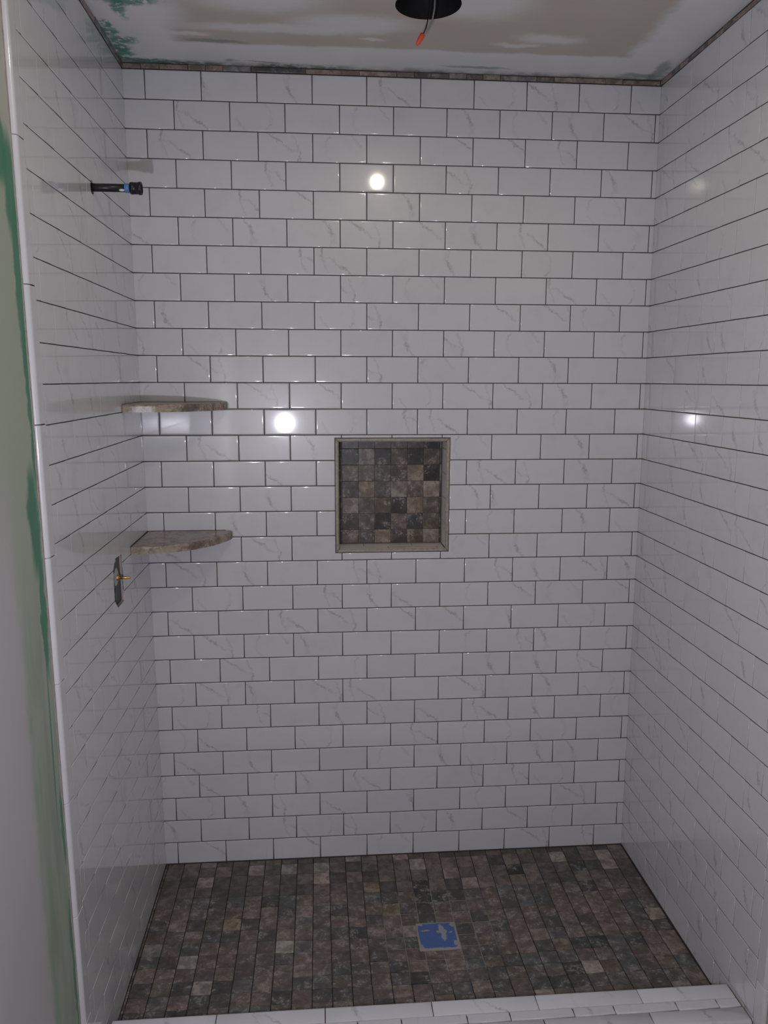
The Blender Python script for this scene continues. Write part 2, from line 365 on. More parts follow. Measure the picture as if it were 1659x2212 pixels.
def rdiff(x0, x1, y0, y1):
    # rectangle minus the niche rectangle -> list of polygons
    nx0, nx1, ny0, ny1 = NX0 - .06, NX1 + .06, NZ1 - .07, NZ0 + .07
    if x1 <= nx0 or x0 >= nx1 or y1 <= ny0 or y0 >= ny1: return rect(x0, x1, y0, y1)
    inx = x0 >= nx0 and x1 <= nx1; iny = y0 >= ny0 and y1 <= ny1
    if inx and iny: return None
    if iny: return rect(x0, nx0, y0, y1) if x0 < nx0 else rect(nx1, x1, y0, y1)
    if inx: return rect(x0, x1, ny1, y1) if y1 > ny1 else rect(x0, x1, y0, ny0)
    if x0 < nx0 and y1 > ny1: return [(x0, y0), (nx0, y0), (nx0, ny1), (x1, ny1), (x1, y1), (x0, y1)]
    if x1 > nx1 and y1 > ny1: return [(nx1, y0), (x1, y0), (x1, y1), (x0, y1), (x0, ny1), (nx1, ny1)]
    if x0 < nx0: return [(x0, y0), (x1, y0), (x1, ny0), (nx0, ny0), (nx0, y1), (x0, y1)]
    return [(x0, y0), (x1, y0), (x1, y1), (nx1, y1), (nx1, ny0), (x0, ny0)]
ntile = 0
for k in range(ROWS):
    zt = -k * PZ - GAP / 2; zb = max(-(k + 1) * PZ + GAP / 2, ZB); zc = (-k - .5) * PZ
    j0 = 2.36 if k % 2 == 0 else 5.41
    for i in range(11):
        a = j0 + (i - 1) * PX + GAP / 2; b = j0 + i * PX - GAP / 2; cx = (a + b) / 2
        a = max(a, xl(zc) - .05); b = min(b, xr(zc) + .05)
        if b - a < .1: continue
        poly = rdiff(a, b, zb, zt)
        if not poly: continue
        code = VEINS[k][i]
        sliver = (i == 10 and k % 2 == 1) or (i == 0 and k % 2 == 0)
        if sliver: cuts.append(poly); continue
        lp = [(x - cx, z - zc) for x, z in poly]
        M = frame((cx, 0, zc), (1, 0, 0), (0, 0, 1))
        tilt = Matrix.Rotation(rnd.gauss(0, .0009), 4, 'X') @ Matrix.Rotation(rnd.gauss(0, .0009), 4, 'Y')
        link('tile', pillow(lp, mat=WHITE), WHITE, wall_back, M @ tilt, color=tone(code)); ntile += 1
vs, fs = [], []
for poly in cuts: pillow_data(poly, .14, vs=vs, fs=fs, T=lambda x, y, z: I(x, -z, y))
link('tile_offcuts', mesh('tile_offcuts', vs, fs, True), WHITE, wall_back, kind='stuff', color=(0, 0, .5, 1))
# ---------------------------------------------------------------- side walls
DEPTH = 33.05; PD = 5.88
def side_wall(name, left):
    X = (lambda z, y: xl(z) - LT * y) if left else (lambda z, y: xr(z) - RT * y)
    U = (-LT, 1, 0) if left else (RT, -1, 0); V = (LL if left else RL, 0, 1)
    sg = -1 if left else 1
    vs, fs = [], []
    for y in (.8, -33.0):
        for z in (-97.5, CEILZ):
            for n in (.035, .34): vs.append(I(X(z, y) + sg * n, y, z))
    fs = [[0, 1, 3, 2], [4, 6, 7, 5], [0, 4, 5, 1], [2, 3, 7, 6], [0, 2, 6, 4], [1, 5, 7, 3]]
    me = mesh(name, vs, fs)
    bm = bmesh.new(); bm.from_mesh(me); bmesh.ops.recalc_face_normals(bm, faces=bm.faces); bm.to_mesh(me); bm.free()
    wall = link(name, me, MORTAR, kind='structure')
    tiles = []
    for k in range(ROWS):
        zt = -k * PZ - GAP / 2; zb = max(-(k + 1) * PZ + GAP / 2, ZB); zc = (-k - .5) * PZ
        off = ((2.6, 5.6) if left else (2.0, 5.0))[k % 2]
        i = 0
        while True:
            a = off + (i - 1) * PD; b = a + PD
            if a >= DEPTH - .3: break
            cy = -(a + b) / 2
            g = .007 if left else .034
            a = max(a + g, .006); b = min(b, DEPTH) - g
            i += 1
            if b - a < .12: continue
            # local u grows away from the viewer on the left wall, towards the viewer on the right wall
            lo, hi = (-b - cy, -a - cy) if left else (a + cy, b + cy)
            M = frame((X(zc, cy), cy, zc), U, V); SIDEP = ((0, -.006), (.01, -.001), (.03, 0), (.05, 0)) if left else ((0, -.012), (.014, -.003), (.04, 0), (.06, 0))
            tilt = Matrix.Rotation(rnd.gauss(0, .0009), 4, 'X') @ Matrix.Rotation(rnd.gauss(0, .0009), 4, 'Y')
            code = rnd.choice(['.', '.', '.', 'A', 'a', 'B', 'b', 'C', 'c', 'B', 'a']) + '%+d' % rnd.randint(-4, 4)
            o = link('tile', pillow(rect(lo, hi, zb - zc, zt - zc), .14, SIDEP, mat=WHITE), WHITE, wall, M @ tilt, color=tone(code))
            tiles.append((o, -b, -a, zb, zt))
    # bullnose pieces down the front edge
    z = -6.45 if left else -7.1
    segs = [(0.0, z)]
    while z > ZB: segs.append((z, max(z - 10.17, -96.6))); z -= 10.17
    prof = [(0, -.42), (0, -.03), (.03, 0), (.10, 0), (1.10, 0), (1.20, 0)] + [(1.20 + .33 * math.sin(t), -.33 + .33 * math.cos(t)) for t in [i * math.pi / 12 for i in range(1, 7)]] + [(1.53, -.42)]
    for za, zb in segs:
        zc = (za + zb) / 2; h = (za - zb) / 2 - .04
        vs, fs = [], []; n = len(prof); yy = -DEPTH
        rings = [(-h, .02), (-h + .03, 0), (-h + .07, 0), (h - .07, 0), (h - .03, 0), (h, .02)]
        for hz, dn in rings:
            for u, m in prof:
                p = (X(zc + hz, yy - u) - sg * (m - dn), yy - u, zc + hz)
                vs.append(I(*p) - I(X(zc, yy), yy, zc))
        for r in range(5):
            for q in range(n - 1):
                f = [r * n + q, r * n + q + 1, (r + 1) * n + q + 1, (r + 1) * n + q]
                fs.append(f if not left else f[::-1])
        fs.append([q for q in range(n)][::-1 if not left else 1]); fs.append([5 * n + q for q in range(n)][::1 if not left else -1])
        M = Matrix.Translation(I(X(zc, yy), yy, zc))
        link('bullnose_tile', mesh('bullnose_tile', vs, fs, True), WHITE, wall, M, color=(0, 0, .5, 1))
    # ragged edge of backer board, then the unpainted wall towards the viewer
    vs, fs = [], []
    N_ = 160; r2 = random.Random(3 if left else 4)
    for q in range(N_ + 1):
        z = CEILZ - (CEILZ + 96.5) * q / N_; e = -34.80 - r2.uniform(0, .08) - .08 * abs(math.sin(q * .21)) * abs(math.sin(q * .057 + 1))
        for y, n in ((-34.4, .345), (e, .335), (e - .05, .37)): vs.append(I(X(z, y) + sg * n, y, z))
    for q in range(N_):
        for j in range(2):
            f = [q * 3 + j, q * 3 + j + 1, q * 3 + j + 4, q * 3 + j + 3]; fs.append(f if left else f[::-1])
    link('backer_edge', mesh('backer_edge', vs, fs), BACKER, wall)
    vs = []
    for y in (-34.2, -150):
        for z in (-97.5, 4.0):
            for n in (.36, .9): vs.append(I((X(z, -36) if True else 0) + sg * n, y, z))
    me = mesh('drywall', vs, [[0, 1, 3, 2], [4, 6, 7, 5], [0, 4, 5, 1], [2, 3, 7, 6], [0, 2, 6, 4], [1, 5, 7, 3]])
    bm = bmesh.new(); bm.from_mesh(me); bmesh.ops.recalc_face_normals(bm, faces=bm.faces); bm.to_mesh(me); bm.free()
    link('drywall', me, DRY, wall)
    return wall, tiles
wall_left, ltiles = side_wall('wall_left', True)
wall_right, rtiles = side_wall('wall_right', False)
# openings in the left wall: valve and shower arm
VH = [(-12.80, -51.55), (-15.75, -51.45), (-16.62, -52.6), (-16.72, -55.6), (-15.6, -56.6), (-12.72, -56.55), (-12.70, -54.0)]
PH = [(-15.42 + .62 * math.cos(a), -15.87 + (.78 if k % 2 else .6) * math.sin(a)) for k, a in enumerate([i * math.pi / 7 for i in range(14)])]
def cutter(poly):
    vs = [I(-2, y, z) for y, z in poly] + [I(2, y, z) for y, z in poly]; n = len(poly)
    fs = [list(range(n)), [n + i for i in range(n)][::-1]] + [[i, n + i, n + (i + 1) % n, (i + 1) % n] for i in range(n)]
    me = mesh('cutter', vs, fs); bm = bmesh.new(); bm.from_mesh(me); bmesh.ops.recalc_face_normals(bm, faces=bm.faces); bm.to_mesh(me); bm.free()
    return link('cutter', me)
for poly in (VH, PH):
    c = cutter(poly); ys = [p[0] for p in poly]; zs = [p[1] for p in poly]
    for o, y0, y1, z0, z1 in ltiles:
        if y0 < max(ys) and y1 > min(ys) and z0 < max(zs) and z1 > min(zs): boolean(o, [c])
    boolean(wall_left, [c])
    bpy.data.objects.remove(c)
wall_left.data.materials.clear(); wall_left.data.materials.append(MORTAR); wall_left.data.materials.append(simple('pink_backer_cut', (0.42, 0.33, 0.32), .9))
for p in wall_left.data.polygons:
    c_ = p.center; yy, zz = c_.y / IN, c_.z / IN - ZF
    p.material_index = 1 if abs(p.normal.x) < .5 and -17 < yy < -12.4 and -58 < zz < -15 else 0
for o in [wall_left] + [t[0] for t in ltiles]:
    if not o.data.materials: o.data.materials.append(MORTAR if o is wall_left else WHITE)
# stud cavity behind the two openings
link('wall_cavity', boxes('wall_cavity', [(-4.2, -4.0, -20, -9, -60, -10), (-4.0, -.35, -20, -19.8, -60, -10), (-4.0, -.5, -9.2, -9, -60, -10), (-4.0, -.5, -20, -9, -60.2, -60), (-4.0, -.5, -20, -9, -10, -9.8)]), DARK, wall_left)
# ---------------------------------------------------------------- shower floor
DX0, DX1, DY0, DY1 = 31.85, 36.3, -17.1, -12.5
def hgt(x, y):
    g = max(0, 1 - abs(x - 34) / 33.5) ** .9; s = math.sin(math.pi * min(1, max(0, -y / 25.5)))
    return -.95 * g * s
FZ = -95.63
vs, fs = [], []
NXg, NYg = 62, 30
for j in range(NYg + 1):
    for i in range(NXg + 1):
        x = .3 + i * 61.4 / NXg; y = .6 - j * 30.2 / NYg; vs.append(I(x, y, FZ + hgt(x, y) - .085))
for j in range(NYg):
    for i in range(NXg): a = j * (NXg + 1) + i; fs.append([a, a + NXg + 1, a + NXg + 2, a + 1])
b0 = len(vs); box_data(.3, 61.7, -29.6, .6, -98, -96.9, vs, fs)
floor = link('floor', mesh('floor', vs, fs), BED, kind='structure')
PAL = [(.150, .115, .100), (.125, .105, .090), (.105, .095, .088), (.135, .105, .085), (.115, .112, .108), (.165, .130, .110), (.085, .075, .070), (.12, .098, .082), (.10, .10, .098), (.14, .11, .098), (.060, .055, .052), (.155, .118, .102), (.095, .085, .078)]
SPP = ((0, -.03), (.018, -.008), (.05, 0), (.07, 0))
SPECIAL = {  # (column, row): tone of tiles that stand out
 (2, 2): (.29, .23, .205), (9, 2): (.30, .235, .205), (2, 9): (.29, .265, .245), (7, 1): (.27, .25, .23), (9, 1): (.26, .24, .215), (4, 6): (.22, .165, .11), (3, 11): (.30, .255, .225), (7, 8): (.30, .275, .24), (6, 2): (.13, .12, .11),
 (15, 1): (.27, .22, .20), (17, 2): (.25, .20, .18), (15, 3): (.05, .045, .042), (15, 4): (.045, .04, .038), (15, 5): (.04, .036, .034), (14, 7): (.25, .21, .19), (10, 12): (.07, .06, .055), (12, 3): (.20, .15, .10), (8, 5): (.24, .20, .185),
 (24, 1): (.27, .235, .205), (25, 2): (.055, .055, .052), (23, 11): (.29, .245, .215), (22, 11): (.05, .045, .042), (24, 9): (.05, .05, .048), (28, 7): (.24, .19, .155), (21, 2): (.03, .026, .025), (19, 1): (.20, .16, .14), (18, 3): (.24, .195, .17), (1, 6): (.19, .15, .13), (0, 8): (.20, .185, .17), (22, 5): (.075, .075, .075), (13, 5): (.16, .12, .085)}
fcount = 0; sv, sf = [], []
for r in range(0, 15):
    ya, yb = (-.03, -1.0) if r == 0 else (-1.0 - (r - 1) * 1.96, -1.0 - r * 1.96)
    for c in range(-1, 29):
        xa = 3.2 + (c - 1) * 2.075; xb = xa + 2.075; cx, cy = (xa + xb) / 2, (ya + yb) / 2
        xa = max(xa + .04, xl(FZ) + .07); xb = min(xb - .04, xr(FZ) - RT * cy - .07); gy_ = .06 if math.hypot(cx - 34, cy + 15) < 8.5 else .015; y0, y1 = yb + gy_, ya - gy_
        if r == 14: y0 = max(y0, -28.3)
        if xb - xa < .15 or y1 - y0 < .1: continue
        if xa < DX1 + .1 and xb > DX0 - .1 and y0 < DY1 + .1 and y1 > DY0 - .1:      # cut round the drain
            pcs = []
            if xa < DX0 - .3: pcs.append((xa, DX0 - .12, y0, y1))
            if xb > DX1 + .3: pcs.append((DX1 + .12, xb, y0, y1))
            mx0, mx1 = max(xa, DX0 - .12), min(xb, DX1 + .12)
            if mx1 - mx0 > .3 and y1 > DY1 + .3: pcs.append((mx0, mx1, DY1 + .12, y1))
            if mx1 - mx0 > .3 and y0 < DY0 - .3: pcs.append((mx0, mx1, y0, DY0 - .12))
        else: pcs = [(xa, xb, y0, y1)]
        e = .5; h = hgt(cx, cy); gx = (hgt(cx + e, cy) - hgt(cx - e, cy)) / (2 * e); gy = (hgt(cx, cy + e) - hgt(cx, cy - e)) / (2 * e)
        if r <= 3 and (c, r) not in SPECIAL or r == 14:
            for xa, xb, y0, y1 in pcs: pillow_data(rect(xa, xb, y0, y1), .1, SPP, sv, sf, T=lambda x, y, z: I(x, y, FZ + hgt(x, y) + z))
            continue
        tw = rnd.uniform(-.012, .012)
        M = frame((cx, cy, FZ + h + rnd.uniform(-.02, .02)), (1, tw, gx), (-tw, 1, gy))
        base = SPECIAL.get((c, r)) or rnd.choice(PAL); f = rnd.uniform(.85, 1.2)
        for xa, xb, y0, y1 in pcs:
            if fcount >= 300:
                pillow_data(rect(xa, xb, y0, y1), .1, SPP, sv, sf, T=lambda x, y, z: I(x, y, FZ + hgt(x, y) + z)); continue
            link('tile', pillow(rect(xa - cx, xb - cx, y0 - cy, y1 - cy), .1, SPP, mat=STONE), STONE, floor, M, color=(base[0] * f * 1.10, base[1] * f * 1.12, base[2] * f * 1.06, 1)); fcount += 1
def make_far():
    n = NB('brown_marble_mosaic_rear_rows'); p = n.vm('SCALE', n.obj(), None, 0, 1 / IN); xyz = n.sep(p)
    cx = n.math('FLOOR', n.math('DIVIDE', n.math('SUBTRACT', xyz[0], 3.2), 2.075)); cy = n.math('FLOOR', n.math('DIVIDE', n.math('ADD', xyz[1], 1.0), 1.96))
    wn = n.t.nodes.new('ShaderNodeTexWhiteNoise'); wn.noise_dimensions = '2D'; n.put(wn.inputs['Vector'], n.comb(cx, cy))
    r = wn.outputs['Value']
    base = n.mix(n.ss(r, 0.0, 1.0), (.08, .072, .062), (.165, .135, .112))
    base = n.mix(n.ss(r, .93, .95), base, (.27, .225, .195))
    q = n.vm('ADD', n.vm('SCALE', p, None, 0, IN), n.vm('SCALE', wn.outputs['Color'], None, 0, 3.0))
    big = n.noise(q, 34, 5, 0.66, .35); fine = n.noise(q, 130, 5, 0.7, .3)
    c = n.mix(n.ss(big, .38, .64), n.vm('SCALE', base, None, 0, .7), n.vm('SCALE', base, None, 0, 1.45))
    c = n.mix(n.ss(fine, .63, .74, 0, .5), c, (.33, .30, .27)); c = n.mix(n.ss(fine, .40, .28, 0, .5), c, (.045, .038, .036))
    return n.fin(c, .34)
link('mosaic_rear_rows', mesh('mosaic_rear_rows', sv, sf, True), make_far(), floor, kind='stuff')
# taped drain
dz = FZ + hgt(34.1, -14.8)
drain = thing('floor_drain', 'square shower drain covered with scuffed blue painter\'s tape', 'drain', I(34.07, -14.8, dz))
cx_, cy_ = 34.07, -14.8
def local(me, o):
    me.transform(Matrix.Translation(-o.location)); return me
link('grout_bed', local(mesh('grout_bed', *pillow_data(rect(DX0 - .1, DX1 + .1, DY0 - .1, DY1 + .1), .2, ((0, -.03), (.05, 0)), T=lambda x, y, z: I(x, y, dz + z - .02))), drain), simple('pale_grout', (.34, .32, .28), .9, 0, .2, 90), drain, Matrix.Identity(4)).matrix_parent_inverse = Matrix.Identity(4)
tp = [(-2.05, 2.1), (1.75, 2.15), (2.1, 1.85), (2.1, -1.5), (1.85, -2.05), (-1.85, -2.15), (-2.1, -1.9), (-2.13, 1.2)]
tp = [(x, y) for x, y in tp][::-1]
t = link('tape', mesh('tape', *pillow_data(tp, .05, ((0, -.01), (.02, 0)), T=lambda x, y, z: Vector((x * IN, y * IN, (z + .035) * IN)))), TAPE, drain)
t.matrix_parent_inverse = Matrix.Identity(4)
# ---------------------------------------------------------------- curb
curb = link('shower_curb', boxes('shower_curb', [(1.0, 61.35, -33.15, -28.7, -96.5, -93.02)]), WOOD)
curb['label'] = 'low shower curb capped with long white veined tiles at the bottom edge'; curb['category'] = 'curb'
CZ = -92.7
def cap(x0, x1, y0, y1, nose, code='.'):
    # nose = +1: far edge rounded, -1: near edge rounded, 0: plain
    cx, cy = (x0 + x1) / 2, (y0 + y1) / 2; a, b = x0 + .05 - cx, x1 - .05 - cx
    col = tone(code)
    if not nose:
        return link('tile', pillow(rect(a, b, y0 - cy + .04, y1 - cy - .04), .3, mat=WHITE), WHITE, curb, Matrix.Translation(I(cx, cy, CZ)), color=col)
    r = .3; prof = [(y0 - cy + .04, -.3), (y0 - cy + .04, -.03), (y0 - cy + .07, 0), (y1 - cy - r - .05, 0), (y1 - cy - r, 0)] + [(y1 - cy - r + r * math.sin(q * math.pi / 12), -r + r * math.cos(q * math.pi / 12)) for q in range(1, 7)]
    if nose < 0: prof = [(-y, z) for y, z in prof][::-1]
    n = len(prof); vs, fs = [], []
    for X_, d in ((a, -.02), (a + .03, 0), (b - .03, 0), (b, -.02)):
        for y, z in prof: vs.append(Vector((X_ * IN, y * IN, (z + d) * IN)))
    for q in range(3):
        for i in range(n - 1): fs.append([q * n + i, (q + 1) * n + i, (q + 1) * n + i + 1, q * n + i + 1])
    fs.append(list(range(n))); fs.append([3 * n + i for i in range(n)][::-1])
    me = mesh('bullnose_tile', vs, fs, True)
    return link('bullnose_tile', me, WHITE, curb, Matrix.Translation(I(cx, cy, CZ)), color=col)
ja = [1.25, 10.9, 21.1, 31.3, 41.46, 51.66, 60.95]
for i in range(6): cap(ja[i], ja[i + 1], -30.42, -28.5, 1, ['B', 'A', 'b-3', 'A+1', 'c', 'b'][i])
jb = [1.3, 3.8, 7.9, 14.0, 18.1, 24.1, 28.2, 34.4, 38.5, 44.62, 48.6, 54.74, 58.8, 60.98]
for i in range(13): cap(jb[i], jb[i + 1], -31.5, -30.42, 0, rnd.choice(['.', '.', 'c', 'b']))
jc = [1.35, 10.9, 21.1, 31.3, 41.5, 51.7, 61.0]
for i in range(6): cap(jc[i], jc[i + 1], -33.35, -31.56, -1, ['b', 'A', 'b', 'A+1', 'B+1', 'b+2'][i])
# ---------------------------------------------------------------- ceiling and its stone edge strip
ceiling = link('ceiling', boxes('ceiling', [(-1.5, 62.8, -38, 1.0, CEILZ, CEILZ + .7), (-1.5, 62.8, -38, -37.3, CEILZ, 4.2), (-1.5, 62.8, -150, -37.5, 4.0, 4.7)]), CEIL, kind='structure')
circ = [(31.6 + 3.08 * math.cos(i * math.pi / 24), -16.15 + 3.08 * math.sin(i * math.pi / 24)) for i in range(48)]
vs = [I(x, y, -1) for x, y in circ] + [I(x, y, 2) for x, y in circ]
me = mesh('cutter', vs, [list(range(48))[::-1], [48 + i for i in range(48)]] + [[i, (i + 1) % 48, 48 + (i + 1) % 48, 48 + i] for i in range(48)])
c = link('cutter', me); boolean(ceiling, [c]); bpy.data.objects.remove(c)
def strip(n0, put, ln):
    x = 0
    while x < ln - .3:
        L = rnd.choice([1.9, 2.0, 2.05, 3.1, 4.2, 6.0]); b = min(x + L, ln)
        put(x, b - .05); x = b
def strip_piece(parent, M, L, hh, dark):
    me = mesh('stone_strip', *pillow_data(rect(0, L, 0, hh), .12, ((0, -.04), (.03, -.01), (.06, 0))), smooth=False)
    base = rnd.choice(PAL); f = dark
    link('stone_strip', me, STONE, parent, M, color=(base[0] * f, base[1] * f, base[2] * f, 1))
trim = link('trim_1', boxes('trim_1', [(.1, 60.9, .02, .12, .02, .62)]), MORTAR, kind='structure')
trim2 = link('trim_2', boxes('trim_2', [(-.12, .02, -34.4, .0, .02, .62)]), MORTAR, kind='structure')
trim3 = link('trim_3', boxes('trim_3', [(61.0, 61.12, -34.4, .0, .02, .62)]), MORTAR, kind='structure')
strip(0, lambda a, b: strip_piece(trim, frame((a + .05, -.06 - rnd.uniform(0, .08), .04), (1, 0, 0), (0, 0, 1)), b - a, rnd.uniform(.42, .57), 1.9), 60.8)
strip(0, lambda a, b: strip_piece(trim2, frame((.12 + rnd.uniform(0, .06), -b, .04), (0, 1, 0), (0, 0, 1)), b - a, rnd.uniform(.46, .58), 1.9), 34.3)
strip(0, lambda a, b: strip_piece(trim3, frame((60.9 - rnd.uniform(0, .06), -a, .04), (0, -1, 0), (0, 0, 1)), b - a, rnd.uniform(.42, .57), 1.9), 34.3)
# ---------------------------------------------------------------- niche
niche = thing('wall_niche', 'square recessed niche lined with brown marble mosaic in the back wall', 'niche', I(30, 0, -47.6))
def nl(name, me, mat, color=None, parent=niche):
    me.transform(Matrix.Translation(-niche.location)); o = link(name, me, mat); o.parent = parent
    if color: o.color = color
    return o
ND = 3.2; q0, q1, r0, r1 = NX0 + .46, NX1 - .46, NZ1 + .46, NZ0 - .46
nl('niche_back', boxes('niche_back', [(NX0, NX1, ND + .05, ND + .3, NZ1, NZ0), (NX0, q0 - .1, .75, ND + .2, NZ1, NZ0), (q1 + .1, NX1, .75, ND + .2, NZ1, NZ0), (NX0, NX1, .75, ND + .2, NZ1, r0 - .1), (NX0, NX1, .75, ND + .2, r1 + .1, NZ0)]), simple('niche_grout', (.15, .13, .115), .9, 0, .3, 90))
# mitred stone frame
F = [(NX0, NZ1), (NX1, NZ1), (NX1, NZ0), (NX0, NZ0)]; G = [(q0 - .04, r0 - .04), (q1 + .04, r0 - .04), (q1 + .04, r1 + .04), (q0 - .04, r1 + .04)]
for i in range(4):
    j = (i + 1) % 4; poly = [F[i], F[j], G[j], G[i]]
    vs, fs = pillow_data(poly, .5, ((0, -.16), (.04, -.06), (.14, 0), (.18, 0)), T=lambda x, y, z: I(x, -.14 - z, y))
    nl('frame_strip', mesh('frame_strip', vs, fs, True), TRIMST)
# back mosaic, six columns and seven rows, top and bottom rows cut; narrow column at the right
NP = {'m': (.17, .145, .125), 'g': (.13, .12, .11), 'd': (.06, .05, .045), 'G': (.07, .07, .062), 'l': (.27, .24, .215), 'b': (.145, .115, .085), 't': (.27, .22, .165), 'v': (.035, .03, .032), 'o': (.15, .13, .10), 'k': (.10, .085, .078)}
NT = ['mgmmmd', 'GlGbdb', 'omgktv', 'ktglmL', 'lmbdtm', 'kmdmGo', 'mgtkbl']
zrow = [-41.0, -42.08, -44.14, -46.2, -48.26, -50.32, -52.38, -54.12]; xcol = [23.92 + 2.06 * i for i in range(7)]
for r in range(7):
    for c_ in range(7):
        xa = xcol[c_]; xb = xcol[c_ + 1] if c_ < 6 else q1 - .03
        if c_ == 0 and r == 0: pass
        key = NT[r][c_] if c_ < 6 else rnd.choice('kvdml'); col = NP['l' if key == 'L' else key]
        if key == 'L': col = (.36, .31, .26)
        if xb - xa < .15: continue
        vs, fs = pillow_data(rect(xa + .018, xb - .018, zrow[r + 1] + .018, zrow[r] - .018), .1, SPP, T=lambda x, y, z: I(x, ND - z, y))
        cc = I((xa + xb) / 2, ND, (zrow[r] + zrow[r + 1]) / 2)
        me = mesh('tile', vs, fs, True); me.transform(Matrix.Translation(-cc)); me.materials.append(STONE)
        o = link('tile', me, None); o.parent = niche; o.location = cc - niche.location; o.color = (col[0] * .86, col[1] * .83, col[2] * .80, 1)
    xa, xb = q0 + .03, xcol[0]
    if xb - xa > .15:
        vs, fs = pillow_data(rect(xa + .018, xb - .018, zrow[r + 1] + .018, zrow[r] - .018), .1, SPP, T=lambda x, y, z: I(x, ND - z, y))
        cc = I((xa + xb) / 2, ND, (zrow[r] + zrow[r + 1]) / 2)
        me = mesh('tile', vs, fs, True); me.transform(Matrix.Translation(-cc)); me.materials.append(STONE)
        o = link('tile', me, None); o.parent = niche; o.location = cc - niche.location; o.color = (.08, .07, .062, 1)
# lining of sill, head and cheeks: cut pale tiles set in two courses
def lining(kind):
    L = [(q0, q0 + 6.1), (q0 + 6.1, q0 + 12.2), (q0 + 12.2, q1)] if kind in ('sill', 'head') else [(r0, r0 + 3.05), (r0 + 3.05, r0 + 6.1), (r0 + 6.1, r0 + 9.15), (r0 + 9.15, r0 + 12.2), (r0 + 12.2, r1)]
    for ci, (ya, yb) in enumerate(((.05, 1.6), (1.6, ND - .12))):
        for a, b in L:
            if ci == 1 and kind in ('sill', 'head'): a, b = max(q0, a - 3), min(q1, b - 3 if b < q1 - .1 else b)
            if b - a < .3: continue
            P_ = rect(a + .03, b - .03, ya + .03, yb - .03)
            T = {'sill': lambda x, y, z: I(x, y, r0 - .02 + z), 'head': lambda x, y, z: I(x, y, r1 + .02 - z),
                 'left': lambda x, y, z: I(q0 - .02 + z, y, x), 'right': lambda x, y, z: I(q1 + .02 - z, y, x)}[kind]
            vs, fs = pillow_data(P_, .08, ((0, -.02), (.03, 0)), T=T)
            if kind in ('head', 'left'): fs = [f[::-1] for f in fs]
            nl('lining_tile', mesh('lining_tile', vs, fs), NICHEW)
for k_ in ('sill', 'head', 'left', 'right'): lining(k_)
# ---------------------------------------------------------------- corner shelves
OUT = [(.45, -9.15), (1.4, -9.12), (2.57, -8.92), (3.7, -8.7), (4.63, -8.36), (5.7, -7.9), (6.62, -7.27), (7.7, -6.3), (8.55, -5.25), (9.4, -3.9), (10.04, -2.4), (10.36, -1.4), (10.45, -.7), (10.2, -.2), (9.6, -.03)]
def smooth_outline(P_, k=3):
    out = []
    for i in range(len(P_) - 1):
        p0, p1, p2, p3 = P_[max(i - 1, 0)], P_[i], P_[i + 1], P_[min(i + 2, len(P_) - 1)]
        for j in range(k):
            t = j / k
            out.append(tuple(.5 * (2 * p1[a] + (p2[a] - p0[a]) * t + (2 * p0[a] - 5 * p1[a] + 4 * p2[a] - p3[a]) * t * t + (3 * p1[a] - p0[a] - 3 * p2[a] + p3[a]) * t ** 3) for a in (0, 1)))
    return out + [P_[-1]]
OUT = smooth_outline(OUT)
def shelf(zt, label, seed):
    t = thing('corner_shelf', label, 'shelf', I(.6, -.3, zt - .4), group='stone corner shelves in the left corner')
    x0 = xl(zt) + .03
    poly = [(x0, -.03), (x0, -9.1)] + [(x + x0 - .35, y) for x, y in OUT]
    vs, fs = pillow_data(poly, .86, ((0, -.22), (.03, -.10), (.09, -.025), (.15, 0)), T=lambda x, y, z: I(x, y, zt + z))
    me = mesh('shelf_slab', vs, fs, False); me.transform(Matrix.Translation(-t.location)); me.materials.append(GRANITE)
    o = link('shelf_slab', me, None); o.parent = t
    # dark bead of thinset along both walls
    b = boxes('thinset_bead', [(x0, 9.7, -.05, -.005, zt - .02, zt + .035), (x0 - .02, x0 + .05, -9.0, -.05, zt - .02, zt + .035)])
    b.transform(Matrix.Translation(-t.location)); o = link('thinset_bead', b, MORTAR); o.parent = t
shelf(-36.22, 'upper of the two tan granite corner shelves, seen edge-on beside the back wall', 1)
shelf(-51.62, 'lower tan granite corner shelf, its top visible, above the valve opening', 2)
# ---------------------------------------------------------------- shower arm stub
PX_, PY_, PZ_ = .3, -15.42, -15.87
arm = thing('shower_arm_stub', 'short black pipe stub with blue band sticking out of the left wall', 'pipe', I(PX_, PY_, PZ_))
MX = Matrix.Rotation(math.pi / 2, 4, 'Y')
def part(name, prof, mat, parent, loc=(0, 0, 0), M=MX, seg=24, caps=True):
    o = revolve(name, prof, mat, Matrix.Identity(4), seg, None, caps)
    o.parent = parent; o.matrix_basis = Matrix.Translation(Vector(loc) * IN) @ M; return o
part('pipe', [(.37, -1.6), (.37, 2.9)], BLACK, arm)
part('blue_band', [(.39, 2.85), (.41, 2.9), (.41, 3.25), (.39, 3.3)], BLUE, arm)
part('threaded_cap', [(.40, 3.3), (.54, 3.36), (.54, 3.5), (.56, 3.5), (.56, 3.6), (.54, 3.62), (.54, 4.1), (.59, 4.12), (.59, 4.4), (.47, 4.4), (.47, 3.8)], BLACK, arm)
part('end_plug', [(.05, 3.9), (.46, 3.9), (.34, 4.1), (.12, 4.25)], WHITEP, arm, seg=8)
vs, fs = [], []
me = bpy.data.meshes.new('putty_dab'); bm = bmesh.new(); bmesh.ops.create_icosphere(bm, subdivisions=2, radius=1); bm.to_mesh(me); bm.free()
me.transform(Matrix.Diagonal((.28 * IN, .1 * IN, .13 * IN, 1))); me.polygons.foreach_set('use_smooth', [True] * len(me.polygons))
o = link('putty_dab', me, WHITEP); o.parent = arm; o.location = Vector((2.62, -.28, -.24)) * IN
